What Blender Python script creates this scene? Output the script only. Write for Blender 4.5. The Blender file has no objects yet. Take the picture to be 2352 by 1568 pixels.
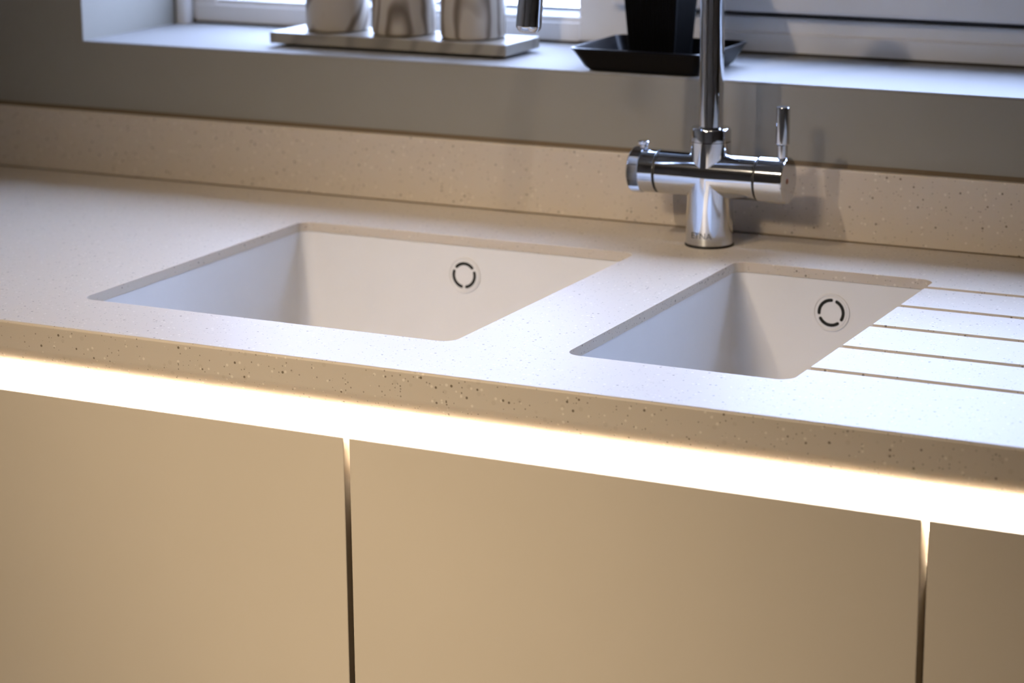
import bpy, bmesh, math
from mathutils import Vector, Matrix

sc = bpy.context.scene
COL = sc.collection
Z0 = 0.9                      # worktop surface above the floor

# ------------------------------------------------------------------ camera
FPX = 5473.1
cam_d = bpy.data.cameras.new('camera')
cam_d.sensor_fit = 'HORIZONTAL'; cam_d.sensor_width = 36.0
cam_d.lens = FPX / 2352 * 36.0
cam_d.clip_start = 0.05
cam_d.dof.use_dof = True
cam_d.dof.focus_distance = 2.07
cam_d.dof.aperture_fstop = 6.0
cam = bpy.data.objects.new('camera', cam_d); COL.objects.link(cam)
YAW, PITCH, ROLL = 0.46479, 0.25051, -0.00717
fw = Vector((-math.sin(YAW)*math.cos(PITCH), math.cos(YAW)*math.cos(PITCH), -math.sin(PITCH)))
r0 = Vector((math.cos(YAW), math.sin(YAW), 0)); u0 = r0.cross(fw)
rt = r0*math.cos(ROLL) + u0*math.sin(ROLL); up = -r0*math.sin(ROLL) + u0*math.cos(ROLL)
m = Matrix((rt, up, -fw)).transposed().to_4x4()
m.translation = Vector((0.98496, -1.65297, 0.50864 + Z0))
cam.matrix_world = m
sc.camera = cam

# ------------------------------------------------------------------ world (overcast daylight) and exposure
w = bpy.data.worlds.new('overcast_sky'); sc.world = w; w.use_nodes = True
bg = w.node_tree.nodes['Background']
bg.inputs['Color'].default_value = (0.54, 0.645, 1.0, 1)
bg.inputs['Strength'].default_value = 20.5
sc.view_settings.view_transform = 'Standard'
sc.view_settings.look = 'None'
sc.view_settings.gamma = 1.0
sc.view_settings.use_curve_mapping = False
sc.view_settings.exposure = 0.0

WARM = (1.0, 0.82, 0.60)
CEIL = 1.44
# recessed ceiling lights, the last an added key light: (x, y, aim point, watts, size, spread)
LAMPS = [
    (-0.50, -0.92, (-0.22, 0.50, 0.05), 1.05, 0.05, 45, 'AREA'),
    ( 0.63, -0.72, (-0.25, 0.45, 0.05), 0.24, 0.05, 40, 'AREA'),
    (-0.18, -2.10, (0.06, 0.0, -0.25), 5.5, 0.45, 36, 'AREA'),  # unseen warm key light, added to brighten the door fronts
]

# ------------------------------------------------------------------ helpers
def srgb(r, g, b):
    f = lambda c: (c/255/12.92) if c/255 <= 0.04045 else ((c/255+0.055)/1.055)**2.4
    return (f(r), f(g), f(b), 1)

def mat(name, col, rough=0.5, metal=0.0, spec=0.5, coat=0.0):
    M = bpy.data.materials.new(name); M.use_nodes = True
    p = M.node_tree.nodes['Principled BSDF']
    p.inputs['Base Color'].default_value = col
    p.inputs['Roughness'].default_value = rough
    p.inputs['Metallic'].default_value = metal
    p.inputs['Specular IOR Level'].default_value = spec
    p.inputs['Coat Weight'].default_value = coat
    return M

def nd(M, typ, **kw):
    n = M.node_tree.nodes.new(typ)
    for k, v in kw.items():
        if k.startswith('i_'): n.inputs[k[2:].replace('_', ' ')].default_value = v
        else: setattr(n, k, v)
    return n

def lk(M, a, b): M.node_tree.links.new(a, b)

def grain(M, scale, amount, bump=0.0, bscale=None):
    """soft tone variation of the base colour and fine relief"""
    p = M.node_tree.nodes['Principled BSDF']
    tc = nd(M, 'ShaderNodeTexCoord')
    n = nd(M, 'ShaderNodeTexNoise', i_Scale=scale, i_Detail=5.0)
    lk(M, tc.outputs['Object'], n.inputs['Vector'])
    mx = nd(M, 'ShaderNodeMix', data_type='RGBA', blend_type='MULTIPLY')
    mx.inputs['Factor'].default_value = amount
    mx.inputs['A'].default_value = p.inputs['Base Color'].default_value
    lk(M, n.outputs['Fac'], mx.inputs['B'])
    lk(M, mx.outputs['Result'], p.inputs['Base Color'])
    if bump:
        b = nd(M, 'ShaderNodeBump', i_Strength=bump, i_Distance=0.001)
        n2 = nd(M, 'ShaderNodeTexNoise', i_Scale=bscale or scale*4, i_Detail=3.0)
        lk(M, tc.outputs['Object'], n2.inputs['Vector'])
        lk(M, n2.outputs['Fac'], b.inputs['Height']); lk(M, b.outputs['Normal'], p.inputs['Normal'])
    return M

def speckled(name, base, rough, spec=0.5):
    """cream solid surface with dark, grey and pale chips"""
    M = mat(name, base, rough, spec=spec)
    p = M.node_tree.nodes['Principled BSDF']
    tc = nd(M, 'ShaderNodeTexCoord')
    cur = None
    def layer(cur, scale, prob, radius, col, strength):
        v = nd(M, 'ShaderNodeTexVoronoi', i_Scale=scale); lk(M, tc.outputs['Object'], v.inputs['Vector'])
        s = nd(M, 'ShaderNodeSeparateColor'); lk(M, v.outputs['Color'], s.inputs['Color'])
        g = nd(M, 'ShaderNodeMath', operation='LESS_THAN'); lk(M, s.outputs['Red'], g.inputs[0]); g.inputs[1].default_value = prob
        rr = nd(M, 'ShaderNodeMath', operation='MULTIPLY_ADD'); lk(M, s.outputs['Green'], rr.inputs[0])
        rr.inputs[1].default_value = radius*0.7; rr.inputs[2].default_value = radius*0.5
        d = nd(M, 'ShaderNodeMath', operation='SUBTRACT'); lk(M, rr.outputs[0], d.inputs[0]); lk(M, v.outputs['Distance'], d.inputs[1])
        e = nd(M, 'ShaderNodeMath', operation='MULTIPLY', use_clamp=True); lk(M, d.outputs[0], e.inputs[0]); e.inputs[1].default_value = 12.0
        k = nd(M, 'ShaderNodeMath', operation='MULTIPLY'); lk(M, e.outputs[0], k.inputs[0]); lk(M, g.outputs[0], k.inputs[1])
        k2 = nd(M, 'ShaderNodeMath', operation='MULTIPLY'); lk(M, k.outputs[0], k2.inputs[0]); k2.inputs[1].default_value = strength
        mx = nd(M, 'ShaderNodeMix', data_type='RGBA'); lk(M, k2.outputs[0], mx.inputs['Factor'])
        if cur is None: mx.inputs['A'].default_value = base
        else: lk(M, cur, mx.inputs['A'])
        mx.inputs['B'].default_value = col
        return mx.outputs['Result']
    cur = layer(cur, 130, 0.40, 0.26, (base[0]*0.80, base[1]*0.78, base[2]*0.74, 1), 0.40)
    cur = layer(cur, 220, 0.32, 0.27, (0.84, 0.78, 0.68, 1), 0.40)
    cur = layer(cur, 210, 0.20, 0.24, (0.10, 0.07, 0.04, 1), 0.82)
    cur = layer(cur, 400, 0.22, 0.28, (0.11, 0.08, 0.05, 1), 0.60)
    lk(M, cur, p.inputs['Base Color'])
    p.inputs['Subsurface Weight'].default_value = 0.35
    p.inputs['Subsurface Radius'].default_value = (1.0, 0.75, 0.5)
    p.inputs['Subsurface Scale'].default_value = 0.004
    return M

def obj(name, bm, material, parent=None, loc=(0, 0, 0), smooth=None):
    """vertices are given in worktop coordinates (z from the worktop top); loc is the origin in the same frame"""
    bmesh.ops.recalc_face_normals(bm, faces=bm.faces)
    me = bpy.data.meshes.new(name)
    L = Vector(loc)
    bmesh.ops.translate(bm, verts=bm.verts, vec=-L)
    bm.to_mesh(me); bm.free()
    o = bpy.data.objects.new(name, me); COL.objects.link(o)
    wl = L + Vector((0, 0, Z0))
    if parent is not None:
        o.parent = parent
        o.location = wl - Vector(parent['_w'])
    else:
        o.location = wl
    o['_w'] = tuple(wl)
    if material: me.materials.append(material)
    if smooth is not None:
        for p in me.polygons: p.use_smooth = True
        me.set_sharp_from_angle(angle=math.radians(smooth))
        wnorm(o)
    return o

def wnorm(o):
    md = o.modifiers.new('weighted_normals', 'WEIGHTED_NORMAL'); md.mode = 'FACE_AREA'; md.weight = 100; md.keep_sharp = True

def thing(name, label, cat, loc, group=None):
    o = bpy.data.objects.new(name, None); COL.objects.link(o)
    wl = Vector(loc) + Vector((0, 0, Z0))
    o.location = wl; o['_w'] = tuple(wl); o.empty_display_size = 0.05
    o['label'] = label; o['category'] = cat
    if group: o['group'] = group
    return o

def tag(o, label, cat, group=None):
    o['label'] = label; o['category'] = cat
    if group: o['group'] = group
    return o

def struct(o, label=None):
    o['kind'] = 'structure'
    if label: o['label'] = label
    return o

def NB(): return bmesh.new()

def box(bm, x0, x1, y0, y1, z0, z1, bev=0.0, seg=2):
    vs = [bm.verts.new((x, y, z)) for x in (x0, x1) for y in (y0, y1) for z in (z0, z1)]
    q = [(0, 1, 3, 2), (4, 6, 7, 5), (0, 4, 5, 1), (2, 3, 7, 6), (0, 2, 6, 4), (1, 5, 7, 3)]
    fs = [bm.faces.new([vs[i] for i in f]) for f in q]
    if bev:
        es = list({e for f in fs for e in f.edges})
        bmesh.ops.bevel(bm, geom=es, offset=bev, segments=seg, profile=0.5, affect='EDGES')
    return fs

def B(x0, x1, y0, y1, z0, z1, bev=0.0, seg=2):
    bm = NB(); box(bm, x0, x1, y0, y1, z0, z1, bev, seg); return bm

def extrude_x(profile, x0, x1):
    """profile: closed list of (y, z)"""
    bm = NB()
    a = [bm.verts.new((x0, y, z)) for y, z in profile]; b = [bm.verts.new((x1, y, z)) for y, z in profile]
    n = len(profile)
    for i in range(n): bm.faces.new((a[i], a[(i+1) % n], b[(i+1) % n], b[i]))
    bm.faces.new(a); bm.faces.new(b[::-1])
    return bm

def lathe(bm, prof, origin, axis='Z', seg=48):
    """prof: list of (radius, along); ends at radius 0 are closed"""
    rings = []
    O = Vector(origin)
    for r, h in prof:
        if r < 1e-7:
            rings.append([bm.verts.new(O + (Vector((0, 0, h)) if axis == 'Z' else Vector((h, 0, 0)) if axis == 'X' else Vector((0, h, 0))))])
            continue
        ring = []
        for i in range(seg):
            a = 2*math.pi*i/seg; c, s = r*math.cos(a), r*math.sin(a)
            v = Vector((c, s, h)) if axis == 'Z' else Vector((h, c, s)) if axis == 'X' else Vector((s, h, c))
            ring.append(bm.verts.new(O + v))
        rings.append(ring)
    for A, C in zip(rings, rings[1:]):
        if len(A) == 1 and len(C) == 1: continue
        for i in range(seg):
            j = (i+1) % seg
            if len(A) == 1: bm.faces.new((A[0], C[i], C[j]))
            elif len(C) == 1: bm.faces.new((A[i], A[j], C[0]))
            else: bm.faces.new((A[i], A[j], C[j], C[i]))
    return bm

def tube(bm, pts, radii, seg=32, cap=True):
    n = len(pts); pts = [Vector(p) for p in pts]
    prev = None; rings = []
    for i, p in enumerate(pts):
        t = (pts[min(i+1, n-1)] - pts[max(i-1, 0)]).normalized()
        if prev is None:
            a = t.cross(Vector((0.3, 1, 0.1))).normalized()
        else:
            a = (prev - t*prev.dot(t)).normalized()
        prev = a; b = t.cross(a)
        r = radii[i] if isinstance(radii, (list, tuple)) else radii
        rings.append([bm.verts.new(p + (a*math.cos(2*math.pi*k/seg) + b*math.sin(2*math.pi*k/seg))*r) for k in range(seg)])
    for A, C in zip(rings, rings[1:]):
        for k in range(seg): bm.faces.new((A[k], A[(k+1) % seg], C[(k+1) % seg], C[k]))
    if cap: bm.faces.new(rings[0][::-1]); bm.faces.new(rings[-1])
    return bm

def rrect(x0, x1, y0, y1, r, n=8):
    """rounded rectangle, counter-clockwise list of (x, y)"""
    out = []
    for cx, cy, a0 in ((x1-r, y1-r, 0), (x0+r, y1-r, 90), (x0+r, y0+r, 180), (x1-r, y0+r, 270)):
        for k in range(n+1):
            a = math.radians(a0 + 90*k/n); out.append((cx + r*math.cos(a), cy + r*math.sin(a)))
    return out

def loft(bm, loops, cap0=False, cap1=False):
    vs = [[bm.verts.new(p) for p in L] for L in loops]
    n = len(vs[0])
    for A, C in zip(vs, vs[1:]):
        for k in range(n): bm.faces.new((A[k], A[(k+1) % n], C[(k+1) % n], C[k]))
    if cap0: bm.faces.new(vs[0][::-1])
    if cap1: bm.faces.new(vs[-1])
    return vs

def boolean(o, cutters, op='DIFFERENCE'):
    for c in cutters:
        md = o.modifiers.new('cut', 'BOOLEAN'); md.operation = op; md.solver = 'EXACT'; md.object = c
    dg = bpy.context.evaluated_depsgraph_get()
    me = bpy.data.meshes.new_from_object(o.evaluated_get(dg))
    o.modifiers.clear(); old = o.data; o.data = me
    bpy.data.meshes.remove(old)
    for c in cutters:
        cm = c.data; bpy.data.objects.remove(c); bpy.data.meshes.remove(cm)

# ------------------------------------------------------------------ materials
M_wall = grain(mat('taupe_wall_paint', (0.265, 0.25, 0.22, 1), 0.65, spec=0.25), 6, 0.12, 0.08, 300)
M_room = grain(mat('room_paint', (0.32, 0.27, 0.21, 1), 0.8), 4, 0.15)
M_ceiling = mat('ceiling_paint', (0.42, 0.38, 0.32, 1), 0.9)
M_floor = grain(mat('floor_tile', (0.30, 0.24, 0.18, 1), 0.5), 3, 0.3)
M_upvc = grain(mat('white_window_plastic', (0.78, 0.78, 0.79, 1), 0.35), 8, 0.12)
M_sill = mat('pale_sill_paint', (0.285, 0.285, 0.285, 1), 0.65, spec=0.25)
M_seal = mat('brown_window_sealant', (0.05, 0.042, 0.034, 1), 0.8)
M_gasket_gap = mat('dark_gasket_and_gap_shade', (0.02, 0.02, 0.022, 1), 0.6)
M_top = speckled('speckled_solid_surface', (0.52, 0.455, 0.378, 1), 0.47, spec=0.52)
M_bowl = grain(mat('plain_white_solid_surface', (0.66, 0.65, 0.645, 1), 0.42), 30, 0.05)
M_door = grain(mat('matt_beige_laminate', (0.57, 0.495, 0.395, 1), 0.5, spec=0.35), 5, 0.10)
M_edge = mat('door_edge_band', (0.40, 0.30, 0.19, 1), 0.6)
M_carcass = mat('dark_carcass_board', (0.10, 0.085, 0.065, 1), 0.7)
M_rail = mat('white_channel_profile', (0.85, 0.82, 0.76, 1), 0.5)
M_chrome = mat('polished_chrome', (0.66, 0.68, 0.72, 1), 0.06, metal=1.0)
M_blackring = mat('black_rubber_seam', (0.008, 0.008, 0.009, 1), 0.5)
M_red = mat('red_indicator', (0.20, 0.035, 0.008, 1), 0.4)
M_print = mat('dark_lettering', (0.03, 0.03, 0.035, 1), 0.5)
M_aer = mat('pale_aerator', (0.62, 0.58, 0.56, 1), 0.45)
M_slot = mat('overflow_dark_hole', (0.004, 0.004, 0.004, 1), 0.8)
M_blackpl = mat('black_plastic', (0.003, 0.003, 0.004, 1), 0.3, spec=0.10)
M_pot = mat('matt_black_pot', (0.002, 0.002, 0.0025, 1), 0.6, spec=0.05)
M_soil = grain(mat('dark_compost', (0.03, 0.022, 0.015, 1), 0.95), 120, 0.8, 0.8, 400)
M_seam = mat('brown_joint_line', (0.14, 0.10, 0.06, 1), 0.7)
M_outsill = mat('slate_outer_sill', (0.018, 0.045, 0.085, 1), 0.6)
M_ground = grain(mat('paving_outside', (0.012, 0.028, 0.050, 1), 0.8), 2, 0.4)

M_led = bpy.data.materials.new('led_strip_light'); M_led.use_nodes = True
nt = M_led.node_tree; nt.nodes.clear()
e = nt.nodes.new('ShaderNodeEmission'); e.inputs['Color'].default_value = (1.0, 0.89, 0.76, 1); e.inputs['Strength'].default_value = 260
out = nt.nodes.new('ShaderNodeOutputMaterial'); nt.links.new(e.outputs[0], out.inputs[0])

M_glass = bpy.data.materials.new('window_glass'); M_glass.use_nodes = True
nt = M_glass.node_tree; nt.nodes.clear()
tr = nt.nodes.new('ShaderNodeBsdfTransparent'); tr.inputs[0].default_value = (0.93, 0.96, 0.96, 1)
gl = nt.nodes.new('ShaderNodeBsdfGlossy'); gl.inputs['Roughness'].default_value = 0.02
lw = nt.nodes.new('ShaderNodeLayerWeight'); pw = nt.nodes.new('ShaderNodeMath'); pw.operation = 'POWER'; pw.inputs[1].default_value = 4.0
fr = nt.nodes.new('ShaderNodeMath'); fr.operation = 'MULTIPLY_ADD'; fr.inputs[1].default_value = 0.8; fr.inputs[2].default_value = 0.04
lw.inputs['Blend'].default_value = 0.5
nt.links.new(lw.outputs['Facing'], pw.inputs[0]); nt.links.new(pw.outputs[0], fr.inputs[0])
mx = nt.nodes.new('ShaderNodeMixShader'); out = nt.nodes.new('ShaderNodeOutputMaterial')
nt.links.new(fr.outputs[0], mx.inputs[0]); nt.links.new(tr.outputs[0], mx.inputs[1]); nt.links.new(gl.outputs[0], mx.inputs[2]); nt.links.new(mx.outputs[0], out.inputs[0])

def marbled(name, c1, c2, c3, scale, dist, rough, offset):
    M = mat(name, c1, rough); p = M.node_tree.nodes['Principled BSDF']
    tc = nd(M, 'ShaderNodeTexCoord'); mp = nd(M, 'ShaderNodeMapping'); mp.inputs['Location'].default_value = offset
    mp.inputs['Rotation'].default_value = (0.5, 0.9, 0.3); mp.inputs['Scale'].default_value = (1.0, 1.0, 0.55)
    lk(M, tc.outputs['Object'], mp.inputs['Vector'])
    wv = nd(M, 'ShaderNodeTexWave', i_Scale=scale, i_Distortion=dist, i_Detail=1.5, i_Detail_Scale=0.9)
    wv.wave_type = 'RINGS'
    lk(M, mp.outputs['Vector'], wv.inputs['Vector'])
    r = nd(M, 'ShaderNodeValToRGB'); lk(M, wv.outputs['Fac'], r.inputs['Fac'])
    r.color_ramp.elements[0].position = 0.0; r.color_ramp.elements[0].color = c2
    r.color_ramp.elements[1].position = 1.0; r.color_ramp.elements[1].color = c1
    k = r.color_ramp.elements.new(0.22); k.color = c3
    k = r.color_ramp.elements.new(0.45); k.color = c1
    lk(M, r.outputs['Color'], p.inputs['Base Color'])
    return M

# ------------------------------------------------------------------ room shell
YU, YW = 0.6337, 0.6462            # upstand face, wall face
ZS = 0.1571                        # window sill height
XR0, XR1 = -0.7339, 1.06           # window reveals
YWIN, YOUT = 0.8557, 0.96
ZHEAD = 0.82
RX0, RX1, RY0, FL = -1.02, 3.2, -3.6, -0.9

def wall_back():
    bm = NB()
    X = (RX0 - 0.2, XR0, XR1, RX1 + 0.2); Zs = (FL - 0.1, ZS - 0.0016, ZHEAD, CEIL + 0.12)
    grid = {}
    for yi, y in enumerate((YW, YOUT)):
        for i, x in enumerate(X):
            for j, z in enumerate(Zs): grid[(yi, i, j)] = bm.verts.new((x, y, z))
    for yi in (0, 1):
        for i in range(3):
            for j in range(3):
                if (i, j) != (1, 1):
                    bm.faces.new([grid[(yi, a, b)] for a, b in ((i, j), (i+1, j), (i+1, j+1), (i, j+1))])
    rim = [(0, j) for j in range(4)] + [(i, 3) for i in range(1, 4)] + [(3, j) for j in (2, 1, 0)] + [(i, 0) for i in (2, 1)]
    for a, b in zip(rim, rim[1:] + rim[:1]):
        bm.faces.new((grid[(0, *a)], grid[(0, *b)], grid[(1, *b)], grid[(1, *a)]))
    ins = [(1, 1), (2, 1), (2, 2), (1, 2)]
    es = []
    for a, b in zip(ins, ins[1:] + ins[:1]):
        bm.faces.new((grid[(0, *a)], grid[(0, *b)], grid[(1, *b)], grid[(1, *a)]))
    for a, b in zip(ins, ins[1:] + ins[:1]):
        es.append(bm.edges.get((grid[(0, *a)], grid[(0, *b)])))
    bmesh.ops.bevel(bm, geom=es, offset=0.0012, segments=3, profile=0.5, affect='EDGES')
    return bm
struct(obj('wall_back', wall_back(), M_wall, smooth=50), 'taupe painted wall with a deep window recess')
struct(obj('wall_left', B(RX0-0.1, RX0, RY0, YW, FL, CEIL), M_room))
struct(obj('wall_right', B(RX1, RX1+0.1, RY0, YW, FL, CEIL), M_room))
struct(obj('wall_front', B(RX0-0.1, RX1+0.1, RY0-0.1, RY0, FL, CEIL), M_room))
struct(obj('floor', B(RX0-0.1, RX1+0.1, RY0-0.1, YW, FL-0.1, FL), M_floor))
struct(obj('ceiling', B(RX0-0.1, RX1+0.1, RY0-0.1, YW, CEIL, CEIL+0.1), M_ceiling))
struct(obj('ground', B(-6, 6, YOUT, 9, FL-0.1, FL+0.02), M_ground), 'paved ground outside the window')

# ------------------------------------------------------------------ window
win = thing('window_1', 'white framed window above the sink', 'window', (XR0, YWIN, ZS))
del win['category']; win['kind'] = 'structure'
XM0, XM1 = -0.183, -0.118          # mullion between the two lights
XN0, XN1 = 0.46, 0.525
YF = YWIN
# bottom rail: stepped profile with a sloping bead above
bot_fixed = [(YF, ZS+0.0025), (YF, ZS+0.023), (YF+0.004, ZS+0.025), (YF+0.004, ZS+0.030), (YF+0.009, ZS+0.031), (YF+0.019, ZS+0.0365), (YF+0.060, ZS+0.0365), (YF+0.085, ZS+0.030), (YF+0.085, ZS+0.0025)]
bot_case = [(YF, ZS+0.0025), (YF, ZS+0.0225), (YF+0.005, ZS+0.0245), (YF+0.005, ZS+0.040), (YF+0.009, ZS+0.0425), (YF+0.085, ZS+0.0425), (YF+0.085, ZS+0.0025)]
obj('bottom_rail', extrude_x(bot_fixed, XR0+0.02, XM0), M_upvc, win, (XR0, YF, ZS), 35)
obj('bottom_rail', extrude_x(bot_case, XM1, XN0), M_upvc, win, (XM1, YF, ZS), 35)
obj('bottom_rail', extrude_x(bot_fixed, XN1, XR1-0.02), M_upvc, win, (XN1, YF, ZS), 35)
for x0, x1 in ((XR0+0.001, XR0+0.050), (XR1-0.050, XR1-0.001)):
    obj('jamb', B(x0, x1, YF+0.001, YF+0.085, ZS+0.003, ZHEAD-0.002, 0.003), M_upvc, win, (x0, YF, ZS))
for x0, x1 in ((XM0, XM1), (XN0, XN1)):
    bm = NB(); box(bm, x0, x1, YF-0.001, YF+0.085, ZS+0.003, ZHEAD-0.03, 0.0025)
    obj('mullion', bm, M_upvc, win, (x0, YF, ZS))
    bm = NB(); box(bm, x0-0.006, x0, YF+0.012, YF+0.03, ZS+0.042, ZHEAD-0.03, 0.001)
    obj('glazing_bead', bm, M_upvc, win, (x0, YF, ZS))
obj('head_rail', B(XR0+0.002, XR1-0.002, YF, YF+0.085, ZHEAD-0.045, ZHEAD-0.001, 0.003), M_upvc, win, (XR0, YF, ZHEAD))
# opening casement: proud of the frame, dark strip put in for the shade of the gap below it
sx0, sx1, sz0, sz1 = XM1-0.018, XN0+0.018, ZS+0.0475, ZHEAD-0.03
sash = obj('casement_sash', B(sx0, sx1, YF-0.014, YF+0.05, sz0, sz0+0.040, 0.004), M_upvc, win, (sx0, YF, sz0))
obj('stile', B(sx0, sx0+0.042, YF-0.0145, YF+0.05, sz0+0.040, sz1, 0.003), M_upvc, sash, (sx0, YF, sz0))
obj('stile', B(sx1-0.042, sx1, YF-0.0145, YF+0.05, sz0+0.040, sz1, 0.003), M_upvc, sash, (sx1, YF, sz0))
obj('top_rail', B(sx0+0.042, sx1-0.042, YF-0.014, YF+0.05, sz1-0.04, sz1, 0.003), M_upvc, sash, (sx0, YF, sz1))
obj('pane', B(sx0+0.042, sx1-0.042, YF+0.016, YF+0.036, sz0+0.040, sz1-0.04), M_glass, sash, (sx0, YF, sz0))
obj('gasket_and_gap_shade', B(XM1, XN0, YF+0.006, YF+0.05, ZS+0.0425, ZS+0.0475), M_gasket_gap, win, (XM1, YF, ZS))
obj('pane', B(XR0+0.05, XM0-0.001, YF+0.0205, YF+0.0405, ZS+0.0365, ZHEAD-0.045), M_glass, win, (XR0, YF, ZS))
obj('pane', B(XN1+0.001, XR1-0.05, YF+0.0205, YF+0.0405, ZS+0.0365, ZHEAD-0.045), M_glass, win, (XN1, YF, ZS))
for x0, x1 in ((XR0+0.05, XM0-0.001), (XN1+0.001, XR1-0.05)):
    obj('gasket_and_gap_shade', B(x0, x1, YF+0.0190, YF+0.0204, ZS+0.0365, ZS+0.0390), M_gasket_gap, win, (x0, YF, ZS))
obj('sealant_line', B(XR0+0.02, XR1-0.02, YF-0.004, YF+0.01, ZS-0.001, ZS+0.0027), M_seal, win, (XR0, YF, ZS))
obj('sill_board', B(XR0+0.0005, XR1-0.0005, YW+0.0006, YF, ZS-0.0016, ZS, 0.0006), M_sill, win, (0, YW, ZS))
# narrow upright trim closing the joint of frame and plaster
bm = NB(); loft(bm, [[(x, y, z) for x, y in rrect(XR0-0.001, XR0+0.018, 0.838, 0.8565, 0.007, 5)] for z in (ZS-0.001, ZHEAD)], True, True)
obj('corner_trim', bm, M_upvc, win, (XR0, 0.84, ZS), 40)
bm = NB(); loft(bm, [[(x, y, z) for x, y in rrect(XR1-0.018, XR1+0.001, 0.838, 0.8565, 0.007, 5)] for z in (ZS-0.001, ZHEAD)], True, True)
obj('corner_trim', bm, M_upvc, win, (XR1, 0.84, ZS), 40)
obj('outer_sill', extrude_x([(YF+0.085, ZS+0.03), (YOUT+0.06, ZS+0.008), (YOUT+0.06, ZS-0.01), (YF+0.085, ZS-0.01)], XR0+0.01, XR1-0.01), M_outsill, win, (XR0, YOUT, ZS))

# ------------------------------------------------------------------ worktop with bowl cut-outs and drainer grooves
WX0, WX1 = -1.0, 1.0
BIG = (-0.3429, 0.0480, 0.0992, 0.4962)
SML = (0.1525, 0.3549, 0.1045, 0.5041)
TH, APRON, RB = 0.010, 0.0412, 0.0175
def worktop_profile():
    p = [(YW-0.001, 0.0)]
    r = 0.0025
    for k in range(5):
        a = math.radians(90*k/4); p.append((r - r*math.sin(a), -r + r*math.cos(a)))
    for k in range(13):
        a = math.radians(90*k/12); p.append((RB - RB*math.cos(a), -APRON + RB - RB*math.sin(a)))
    p += [(0.024, -APRON), (0.024, -TH), (YW-0.001, -TH)]
    return p
def rounded_cutter(x0, x1, y0, y1, r, z0, z1):
    bm = NB(); loft(bm, [[(x, y, z) for x, y in rrect(x0, x1, y0, y1, r)] for z in (z0, z1)], True, True)
    return obj('cutter', bm, None)
wt = obj('worktop', extrude_x(worktop_profile(), WX0, WX1), M_top)
cut = [rounded_cutter(*BIG, 0.014, -0.03, 0.02), rounded_cutter(*SML, 0.014, -0.03, 0.02)]
for yc in (0.4722, 0.3907, 0.3096, 0.2280, 0.1480):
    g = 0.0045; D = 0.0038
    prof = [(yc-g, 0.003), (yc-g, -D+0.0022)] + [(yc - g + g*(1-math.cos(math.radians(a))), -D+0.0022-0.0022*math.sin(math.radians(a))) for a in (22, 45, 67, 90, 113, 135, 158)] + [(yc+g, -D+0.0022), (yc+g, 0.003)]
    cut.append(obj('cutter', extrude_x(prof, SML[1]-0.03, 0.86), None))
boolean(wt, cut)
bm = NB(); bm.from_mesh(wt.data)
bm.edges.ensure_lookup_table()
es = []
for e in bm.edges:
    if len(e.link_faces) == 2 and e.calc_face_angle(0) > math.radians(40):
        c = (e.verts[0].co + e.verts[1].co)/2
        if abs(e.verts[0].co.z) < 1e-5 and abs(e.verts[1].co.z) < 1e-5 and 0.05 < c.y < 0.6: es.append(e)
bmesh.ops.bevel(bm, geom=es, offset=0.0011, segments=2, profile=0.5, affect='EDGES', clamp_overlap=True)
bm.to_mesh(wt.data); bm.free()
for p in wt.data.polygons: p.use_smooth = True
wt.data.set_sharp_from_angle(angle=math.radians(32)); wnorm(wt)
tag(wt, 'cream speckled worktop with two sink cut-outs and drainer grooves', 'worktop')
us = obj('upstand', B(WX0, WX1, YU, YW-0.0005, 0.0012, 0.0745, 0.0012), M_top, loc=(0, YU, 0.0))
tag(us, 'low cream speckled upstand along the wall behind the tap', 'upstand')
obj('joint', B(WX0, WX1, YU+0.0015, YW-0.001, 0.0, 0.0012), M_seam, us, (0, YU, 0))
obj('top_edge_strip', extrude_x([(YW-0.0055, 0.0744), (YW-0.0002, 0.0744), (YW-0.0002, 0.0785)], WX0, WX1), M_seam, us, (0, YU, 0.0745))  # brown strip along the top edge of the upstand

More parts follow.
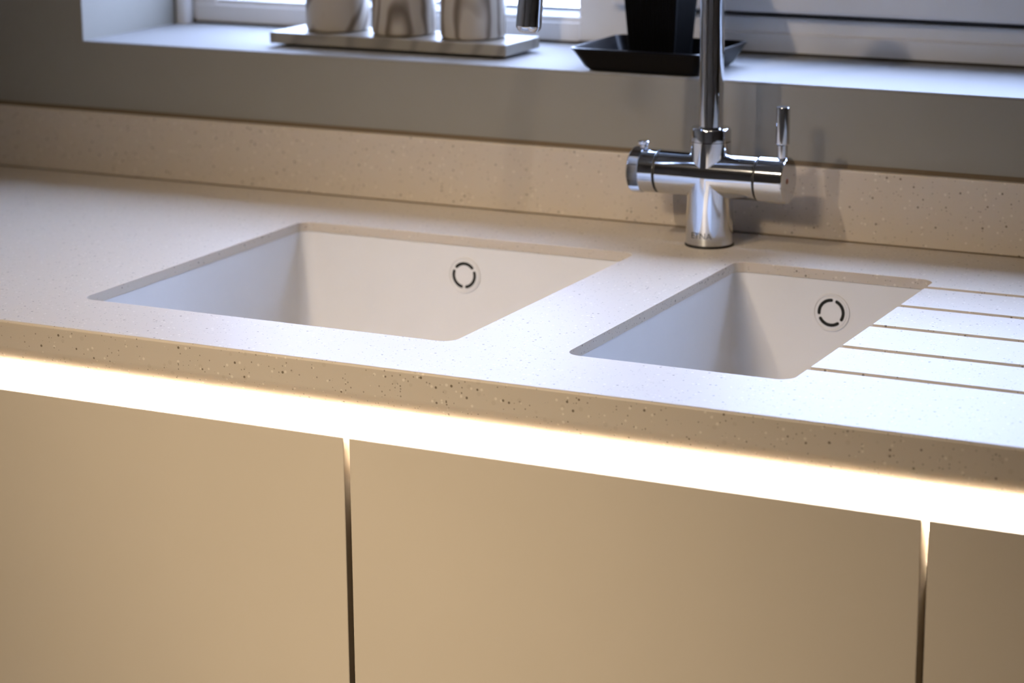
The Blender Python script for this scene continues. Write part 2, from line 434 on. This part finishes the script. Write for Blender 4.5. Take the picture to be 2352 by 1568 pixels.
# ------------------------------------------------------------------ sink bowls
def bowl(name, label, rect, oc, slot_rot):
    x0, x1, y0, y1 = rect; t = thing(name, label, 'sink', ((x0+x1)/2, (y0+y1)/2, -0.19))
    bm = NB(); z1 = -TH - 0.0004; zb = -0.185
    o = 0.0006
    def L(inset, r, z): return [(x, y, z) for x, y in rrect(x0-o+inset, x1+o-inset, y0-o+inset, y1+o-inset, r)]
    loops = [L(-0.020, 0.03, z1-0.006), L(-0.020, 0.03, z1), L(0, 0.0145, z1)]
    for k in range(1, 5): loops.append(L(0.0095*k/4, 0.0145+0.002*k, z1 + (zb+0.03-z1)*k/4))
    for k in range(1, 7):
        a = math.radians(90*k/6); loops.append(L(0.0095+0.028*(1-math.cos(a)), 0.0225+0.004*k, zb+0.03-0.03*math.sin(a)))
    # outer shell back up
    for ins, r, z in ((0.03, 0.03, zb-0.008), (0.002, 0.025, zb+0.02), (-0.008, 0.022, z1-0.006)): loops.append(None if False else L(ins, r, z))
    inner = loops[:-3]; outer = loops[-3:]
    vs = loft(bm, inner)
    bm.faces.new(vs[-1])
    vo = loft(bm, outer); bm.faces.new(vo[0][::-1])
    n = len(vs[0])
    for k in range(n): bm.faces.new((vs[0][k], vs[0][(k+1) % n], vo[-1][(k+1) % n], vo[-1][k]))
    body = obj('basin', bm, M_bowl, t, ((x0+x1)/2, (y0+y1)/2, zb), 50)
    # overflow cover on the back wall (leaning by the draft of the wall)
    cx, cz = oc
    yb = y1 + o - 0.0095*((z1-cz)/(z1-zb-0.03))
    lean = math.atan(0.0095/(z1-zb-0.03))
    Rm = Matrix.Translation((cx, yb, cz)) @ Matrix.Rotation(-lean, 4, 'X')
    bm = NB(); lathe(bm, [(0.0186, 0.001), (0.0186, -0.0010), (0.0183, -0.0014), (0.0174, -0.0014), (0.0170, -0.0006), (0.0164, -0.0004), (0.0158, -0.0012), (0, -0.0012)], (0, 0, 0), 'Y', 64)
    bmesh.ops.transform(bm, matrix=Rm, verts=bm.verts)
    cov = obj('overflow_cover', bm, M_bowl, t, (cx, yb, cz), 40)
    for q in range(3):
        bm = NB(); seg = 14; R1, hw = 0.0123, 0.00165
        a0 = math.radians(slot_rot + 120*q - 47); a1 = math.radians(slot_rot + 120*q + 47)
        front, back = [], []
        pts = []
        for k in range(seg+1):
            a = a0 + (a1-a0)*k/seg; pts.append(((R1+hw)*math.sin(a), (R1+hw)*math.cos(a)))
        for k in range(1, 6):
            b = math.pi*k/6; ca = (R1*math.sin(a1), R1*math.cos(a1))
            dx, dz = math.sin(a1), math.cos(a1); tx, tz = math.cos(a1), -math.sin(a1)
            pts.append((ca[0]+hw*(math.cos(b)*dx+math.sin(b)*tx), ca[1]+hw*(math.cos(b)*dz+math.sin(b)*tz)))
        for k in range(seg, -1, -1):
            a = a0 + (a1-a0)*k/seg; pts.append(((R1-hw)*math.sin(a), (R1-hw)*math.cos(a)))
        for k in range(1, 6):
            b = math.pi*k/6; ca = (R1*math.sin(a0), R1*math.cos(a0))
            dx, dz = math.sin(a0), math.cos(a0); tx, tz = math.cos(a0), -math.sin(a0)
            pts.append((ca[0]+hw*(-math.cos(b)*dx-math.sin(b)*tx), ca[1]+hw*(-math.cos(b)*dz-math.sin(b)*tz)))
        loft(bm, [[(x, -0.00135, z) for x, z in pts], [(x, 0.0, z) for x, z in pts]], True, True)
        bmesh.ops.transform(bm, matrix=Rm, verts=bm.verts)
        obj('slot', bm, M_slot, cov, (cx, yb, cz))
    # waste in the floor of the bowl
    bm = NB(); lathe(bm, [(0.045, 0.0), (0.045, 0.0015), (0.042, 0.0025), (0.036, 0.0015), (0.03, -0.001), (0, -0.001)], ((x0+x1)/2, (y0+y1)/2, zb+0.0005), 'Z', 48)
    obj('waste', bm, M_chrome, t, ((x0+x1)/2, (y0+y1)/2, zb), 40)
    return t
bowl('sink_bowl', 'large white square sink bowl set under the worktop, left of the tap', BIG, (-0.1466, -0.0406), 0)
bowl('sink_bowl', 'narrow white half bowl set under the worktop beside the drainer grooves', SML, (0.2525, -0.0417), -48)

# ------------------------------------------------------------------ base units, light channel
ZD, G, DY = -0.0636, 0.0027, -0.005
def cabinet(name, label, x0, x1, doors):
    t = thing(name, label, 'cabinet', ((x0+x1)/2, 0.3, -0.9))
    bm = NB()
    box(bm, x0+0.0005, x0+0.018, 0.0215, 0.06, -0.80, -0.0865); box(bm, x0+0.0005, x0+0.018, 0.0605, 0.60, -0.80, -0.012)
    box(bm, x1-0.018, x1-0.0005, 0.0215, 0.06, -0.80, -0.0865); box(bm, x1-0.018, x1-0.0005, 0.0605, 0.60, -0.80, -0.012)
    box(bm, x0+0.018, x1-0.018, 0.0215, 0.60, -0.80, -0.782); box(bm, x0+0.018, x1-0.018, 0.592, 0.60, -0.782, -0.1)
    if doors > 1: box(bm, (x0+x1)/2-0.03, (x0+x1)/2+0.03, 0.0215, 0.040, -0.782, -0.0865)
    obj('body', bm, M_carcass, t, ((x0+x1)/2, 0.3, -0.9))
    obj('plinth', B(x0, x1, 0.06, 0.078, -0.9, -0.80), M_carcass, t, ((x0+x1)/2, 0.06, -0.9))
    wd = (x1-x0)/doors
    for d in range(doors):
        a, b = x0+wd*d+G, x0+wd*(d+1)-G
        do = obj('door', B(a, b, DY, DY+0.019, -0.795, ZD, 0.0008), M_door, t, ((a+b)/2, 0, -0.795))
cabinet('base_cabinet', 'beige handleless base cabinet left of the sink unit', -0.9975, -0.4975, 1)
cabinet('sink_cabinet', 'wide beige sink unit with two plain handleless doors', -0.4975, 0.5025, 2)
cabinet('base_cabinet', 'beige handleless base cabinet right of the sink unit, under the drainer', 0.5025, 1.0, 1)
# finger channel behind the door tops
ch = obj('finger_channel', extrude_x([(0.0200, -0.0810), (0.0200, -0.0858), (0.0598, -0.0858), (0.0598, -0.0412), (0.0245, -0.0412), (0.0245, -0.0425), (0.0585, -0.0425), (0.0585, -0.0845), (0.0212, -0.0845), (0.0212, -0.0810)], WX0+0.001, WX1-0.001), M_rail, loc=(0, 0.04, -0.0858))
tag(ch, 'white metal finger channel glowing under the worktop edge', 'channel')
led = obj('led_strip', B(WX0+0.004, WX1-0.004, 0.0270, 0.0390, -0.0455, -0.0427), M_rail, loc=(0, 0.033, -0.0455))
tag(led, 'bright warm white light strip running inside the channel under the worktop', 'light strip')
obj('diffuser', B(WX0+0.006, WX1-0.006, 0.0276, 0.0384, -0.0467, -0.0455), M_led, led, (0, 0.033, -0.0467))

# ------------------------------------------------------------------ tap
TX, TY = 0.098, 0.567
tap = thing('kitchen_tap', 'polished chrome swan-neck mixer tap with a cross body and two handles', 'tap', (TX, TY, 0))
ZB, RBAR = 0.0720, 0.0226
bm = NB(); lathe(bm, [(0, 0.0), (0.0250, 0.0), (0.0250, 0.0018)], (TX, TY, 0)); lathe(bm, [(0.0250, 0.0018), (0, 0.0018)], (TX, TY, 0))
obj('base_ring', bm, M_blackring, tap, (TX, TY, 0), 40)
# cross body: base, bar and neck fused into one casting
bm = NB(); lathe(bm, [(0, 0.0018), (0.0236, 0.0018), (0.0243, 0.0026), (0.0243, 0.0040), (0.0240, 0.03), (0.0228, ZB), (0, ZB)], (TX, TY, 0), 'Z', 72)
body = obj('body', bm, M_chrome, tap, (TX, TY, 0))
bm = NB(); lathe(bm, [(0, TX-0.0530), (RBAR-0.0004, TX-0.0530), (RBAR, TX-0.0526), (RBAR, TX+0.0524), (RBAR-0.0004, TX+0.0528), (0, TX+0.0528)], (0, TY, ZB), 'X', 72)
bar = obj('cutter', bm, None)
bm = NB(); lathe(bm, [(0, ZB-0.002), (0.0206, ZB-0.002), (0.0206, 0.1068), (0, 0.1068)], (TX, TY, 0), 'Z', 72)
neck = obj('cutter', bm, None)
boolean(body, [bar, neck], 'UNION')
body.data.materials.clear(); body.data.materials.append(M_chrome)
bm = NB(); bm.from_mesh(body.data)
es = [e for e in bm.edges if len(e.link_faces) == 2 and math.radians(25) < e.calc_face_angle(0) and
      (lambda c: abs(c.x-0) < 0.028 and 0.045 < c.z < 0.1)((e.verts[0].co+e.verts[1].co)/2)]
bmesh.ops.bevel(bm, geom=es, offset=0.0016, segments=3, profile=0.5, affect='EDGES', clamp_overlap=True)
bm.to_mesh(body.data); bm.free()
for p in body.data.polygons: p.use_smooth = True
body.data.set_sharp_from_angle(angle=math.radians(28)); wnorm(body)
bm = NB(); lathe(bm, [(0, 0.1070), (0.0200, 0.1070), (0.0206, 0.1074), (0.0206, 0.1185), (0.0190, 0.1208), (0.0128, 0.1212), (0, 0.1212)], (TX, TY, 0), 'Z', 64)
obj('collar', bm, M_chrome, tap, (TX, TY, 0.107), 35)
# spout: straight riser, arc towards the front left, tilted outlet
tip = Vector((-0.0330, 0.4165, 0.2275)); topz = 0.305
dirv = (Vector((tip.x, tip.y, 0)) - Vector((TX, TY, 0))); reach = dirv.length; dirv.normalize()
tilt = math.radians(5.5); sweep = math.pi - tilt
# arc radius so that the outlet reaches the tip
Ra = (reach - 0.09*math.sin(tilt)) / (1 + math.cos(tilt))
zt = tip.z + 0.09*math.cos(tilt) - Ra*math.sin(tilt)
pts = [Vector((TX, TY, 0.120)), Vector((TX, TY, 0.20)), Vector((TX, TY, zt))]
for k in range(1, 29):
    a = sweep*k/28
    pts.append(Vector((TX, TY, zt + Ra*math.sin(a))) + dirv*(Ra - Ra*math.cos(a)))
d_end = (dirv*math.sin(tilt) + Vector((0, 0, -math.cos(tilt)))).normalized()
end = pts[-1]
for s in (0.03, 0.06): pts.append(end + d_end*s)
pts.append(end + d_end*0.0845)
bm = NB(); tube(bm, pts, 0.01235, 48)
spout = obj('spout', bm, M_chrome, tap, (TX, TY, 0.12), 35)
tipc = end + d_end*0.0845
bm = NB(); tube(bm, [tipc - d_end*0.0005, tipc + d_end*0.002, tipc + d_end*0.0048], [0.0123, 0.0119, 0.0098], 48)
obj('outlet_rim', bm, M_chrome, spout, tuple(tipc), 30)
bm = NB(); tube(bm, [tipc + d_end*0.0045, tipc + d_end*0.0062], [0.0094, 0.0086], 40)
obj('aerator', bm, M_aer, spout, tuple(tipc), 30)
# left handle: drum, knurled end ring, small push button
bm = NB(); lathe(bm, [(0, TX-0.0530), (RBAR-0.0008, TX-0.0530), (RBAR-0.0008, TX-0.0552), (0, TX-0.0552)], (0, TY, ZB), 'X', 64)
obj('seam', bm, M_blackring, tap, (TX-0.054, TY, ZB), 40)
bm = NB(); lathe(bm, [(0, TX-0.0552), (RBAR-0.0006, TX-0.0552), (RBAR, TX-0.0557), (RBAR, TX-0.0715), (0, TX-0.0715)], (0, TY, ZB), 'X', 72)
hl = obj('filter_handle', bm, M_chrome, tap, (TX-0.06, TY, ZB), 40)
bm = NB(); n = 144; loops = []
for x, f in ((TX-0.0715, 0.0), (TX-0.0722, 1.0), (TX-0.0828, 1.0), (TX-0.0842, 0.2)):
    loops.append([(x, TY + (RBAR+0.0004 + (0.00045 if i % 2 else -0.00045)*f - (0.0012 if f == 0.2 else 0))*math.cos(2*math.pi*i/n), ZB + (RBAR+0.0004 + (0.00045 if i % 2 else -0.00045)*f - (0.0012 if f == 0.2 else 0))*math.sin(2*math.pi*i/n)) for i in range(n)])
loft(bm, loops, True, True)
obj('knurled_ring', bm, M_chrome, hl, (TX-0.078, TY, ZB), 20)
bm = NB(); bx = TX-0.0735
lathe(bm, [(0, RBAR-0.002), (0.0034, RBAR-0.002), (0.0034, RBAR+0.0028), (0.0058, RBAR+0.0036), (0.0062, RBAR+0.0046), (0.0062, RBAR+0.0066), (0.0054, RBAR+0.0076), (0, RBAR+0.0078)], (bx, TY, ZB), 'Z', 32)
obj('push_button', bm, M_chrome, hl, (bx, TY, ZB+RBAR), 35)
# right handle: drum with flat end, lever
bm = NB(); lathe(bm, [(0, TX+0.0528), (RBAR-0.0008, TX+0.0528), (RBAR-0.0008, TX+0.0550), (0, TX+0.0550)], (0, TY, ZB), 'X', 64)
obj('seam', bm, M_blackring, tap, (TX+0.054, TY, ZB), 40)
bm = NB(); lathe(bm, [(0, TX+0.0550), (RBAR+0.0002, TX+0.0550), (RBAR+0.0010, TX+0.0557), (RBAR+0.0010, TX+0.0832), (RBAR+0.0002, TX+0.0840), (0, TX+0.0840)], (0, TY, ZB), 'X', 72)
hr = obj('lever_handle', bm, M_chrome, tap, (TX+0.07, TY, ZB), 40)
lx = 0.1748
bm = NB(); lathe(bm, [(0, ZB+0.018), (0.0052, ZB+0.018), (0.0052, 0.1075), (0.0066, 0.1086), (0.0070, 0.1096), (0.0070, 0.1450), (0.0064, 0.1462), (0, 0.1462)], (lx, TY, 0), 'Z', 40)
obj('lever', bm, M_chrome, hr, (lx, TY, ZB), 35)
bm = NB(); lathe(bm, [(0, TX+0.0838), (0.0029, TX+0.0838), (0.0029, TX+0.0843), (0, TX+0.0843)], (0, TY-0.004, ZB+0.0005), 'X', 24)
obj('indicator_dot', bm, M_red, hr, (TX+0.084, TY, ZB))
# lettering wrapped round the base
fc = bpy.data.curves.new('lettering', 'FONT'); fc.body = 'ETNA'; fc.size = 0.0088; fc.extrude = 0.00006; fc.align_x = 'CENTER'; fc.resolution_u = 2; fc.space_character = 1.05
fo = bpy.data.objects.new('lettering', fc); COL.objects.link(fo)
dg = bpy.context.evaluated_depsgraph_get()
me = bpy.data.meshes.new_from_object(fo.evaluated_get(dg)); bpy.data.objects.remove(fo); bpy.data.curves.remove(fc)
bm = NB(); bm.from_mesh(me); bpy.data.meshes.remove(me)
bmesh.ops.subdivide_edges(bm, edges=bm.edges, cuts=1)
a_mid = math.radians(-90 + 22 - 22)           # lettering faces the room, a little left of the camera
for v in bm.verts:
    a = a_mid + v.co.x/0.0242; rr = 0.02425 + v.co.z
    v.co = Vector((TX + rr*math.cos(a), TY + rr*math.sin(a), 0.0100 + v.co.y))
obj('lettering', bm, M_print, body, (TX, TY, 0.01))

# ------------------------------------------------------------------ things on the sill
M_tray = marbled('grey_marble', (0.27, 0.25, 0.215, 1), (0.19, 0.175, 0.155, 1), (0.24, 0.22, 0.195, 1), 12.0, 6.0, 0.35, (0.2, 0.1, 0.0))
tray = thing('marble_tray', 'long grey marble tray on the window sill under three pots', 'tray', (-0.35, 0.737, ZS))
obj('slab', B(-0.503, -0.1965, 0.693, 0.779, ZS+0.0035, ZS+0.0165, 0.0012), M_tray, tray, (-0.35, 0.737, ZS))
for fx in (-0.485, -0.215):
    for fy in (0.712, 0.762):
        bm = NB(); lathe(bm, [(0, 0), (0.007, 0), (0.008, 0.0036), (0, 0.0036)], (fx, fy, ZS), 'Z', 20)
        obj('foot', bm, M_blackring, tray, (fx, fy, ZS), 40)
CUPS = [(-0.4415, 0.7455, 'marbled grey canister on the tray, nearest the left end of the sill', (0.10, 0.02, 0.0)),
        (-0.3515, 0.7425, 'marbled grey canister standing between the two others on the tray', (0.31, 0.07, 0.05)),
        (-0.2625, 0.7425, 'marbled grey canister on the tray, nearest the tap spout', (0.52, 0.15, 0.11))]
for i, (cx, cy, lab, off) in enumerate(CUPS):
    Mc = marbled('swirled_stone_%d' % i, (0.40, 0.36, 0.31, 1), (0.13, 0.105, 0.08, 1), (0.27, 0.235, 0.195, 1), 24.0, 6.0, 0.32, off)
    c = thing('canister', lab, 'canister', (cx, cy, ZS+0.0165), 'marbled canisters on the tray')
    bm = NB(); R = 0.0372
    lathe(bm, [(0, 0.0), (R-0.004, 0.0), (R-0.0012, 0.0012), (R, 0.004), (R, 0.110), (R-0.001, 0.1115), (R-0.004, 0.1115), (R-0.0045, 0.110), (R-0.0045, 0.008), (0, 0.008)], (cx, cy, ZS+0.0165), 'Z', 64)
    obj('body', bm, Mc, c, (cx, cy, ZS+0.0165), 40)

# black saucer and pot
sa = thing('plant_saucer', 'shallow square black plastic saucer at the sill edge behind the tap', 'saucer', (-0.0165, 0.7025, ZS))
bm = NB()
def SL(i, z, r=0.012): return [(x, y, z) for x, y in rrect(-0.0950+i, 0.0620-i, 0.6370+i, 0.7680-i, r, 5)]
loft(bm, [SL(0.017, ZS+0.0004), SL(0.0145, ZS+0.0012), SL(0.0110, ZS+0.0048), SL(0.0015, ZS+0.0225), SL(0, ZS+0.0240), SL(0, ZS+0.0254), SL(0.0022, ZS+0.0258), SL(0.0035, ZS+0.0240), SL(0.0125, ZS+0.0050), SL(0.0165, ZS+0.0030)], True, True)
obj('dish', bm, M_blackpl, sa, (-0.0165, 0.7025, ZS), 40)
pot = thing('plant_pot', 'tall square black pot with ribbed sides standing in the black saucer', 'plant pot', (-0.0150, 0.7020, ZS+0.0031))
bm = NB(); pcx, pcy = -0.0150, 0.7020
def PL(w, z):
    """square outline with shallow vertical ribs"""
    h = w/2; n = 12; out = []
    for (ax, ay, bx_, by_, nx, ny) in ((h, -h, h, h, 1, 0), (h, h, -h, h, 0, 1), (-h, h, -h, -h, -1, 0), (-h, -h, h, -h, 0, -1)):
        for k in range(n*2):
            t = (k+0.5)/(n*2); dpt = 0.0009 if (k % 2 == 0 and 1 < k < n*2-2) else 0.0
            out.append((pcx + ax + (bx_-ax)*t + nx*(-dpt), pcy + ay + (by_-ay)*t + ny*(-dpt), z))
    return out
zp = ZS+0.0031
loft(bm, [PL(0.0500, zp), PL(0.0530, zp+0.022), PL(0.0600, zp+0.070), PL(0.0680, zp+0.125), PL(0.0720, zp+0.126), PL(0.0730, zp+0.138), PL(0.0690, zp+0.138), PL(0.0650, zp+0.120)], True, False)
obj('body', bm, M_pot, pot, (pcx, pcy, zp))
bm = NB(); loft(bm, [[(pcx+x, pcy+y, zp+0.119) for x, y in rrect(-0.0322, 0.0322, -0.0322, 0.0322, 0.002, 2)], [(pcx+x, pcy+y, zp+0.122) for x, y in rrect(-0.031, 0.031, -0.031, 0.031, 0.002, 2)]], True, True)
obj('soil', bm, M_soil, pot, (pcx, pcy, zp+0.12))

# ------------------------------------------------------------------ recessed ceiling lights and added key light
M_trim = mat('brushed_light_trim', (0.6, 0.6, 0.6, 1), 0.35, metal=1.0)
names = ['small recessed ceiling light nearest the left wall above the sink run', 'small recessed ceiling light above the right of the sink run',
         'large round soft key light added at the ceiling deeper in the room']
for (x, y, aim, wt_, size, spread, typ), lab in zip(LAMPS, names):
    t = thing('ceiling_light', lab, 'ceiling light', (x, y, CEIL-0.004), 'recessed ceiling lights')
    bm = NB(); lathe(bm, [(size/2+0.004, 0.004), (size/2+0.022, 0.004), (size/2+0.022, 0.001), (size/2+0.018, 0.0), (size/2+0.004, 0.0), (size/2+0.004, 0.004)], (x, y, CEIL-0.004), 'Z', 40)
    obj('trim_ring', bm, M_trim, t, (x, y, CEIL-0.004), 40)
    L = bpy.data.lights.new('lamp', typ); L.energy = wt_; L.color = WARM
    L.shape = 'DISK'; L.size = size; L.spread = math.radians(spread)
    lo = bpy.data.objects.new('lamp', L); COL.objects.link(lo)
    P = Vector((x, y, CEIL - 0.012)); d = Vector(aim) - P
    lo.rotation_euler = d.to_track_quat('-Z', 'Y').to_euler()
    lo.parent = t; lo.location = (0, 0, -0.02)

for o in bpy.data.objects:
    if '_w' in o: del o['_w']
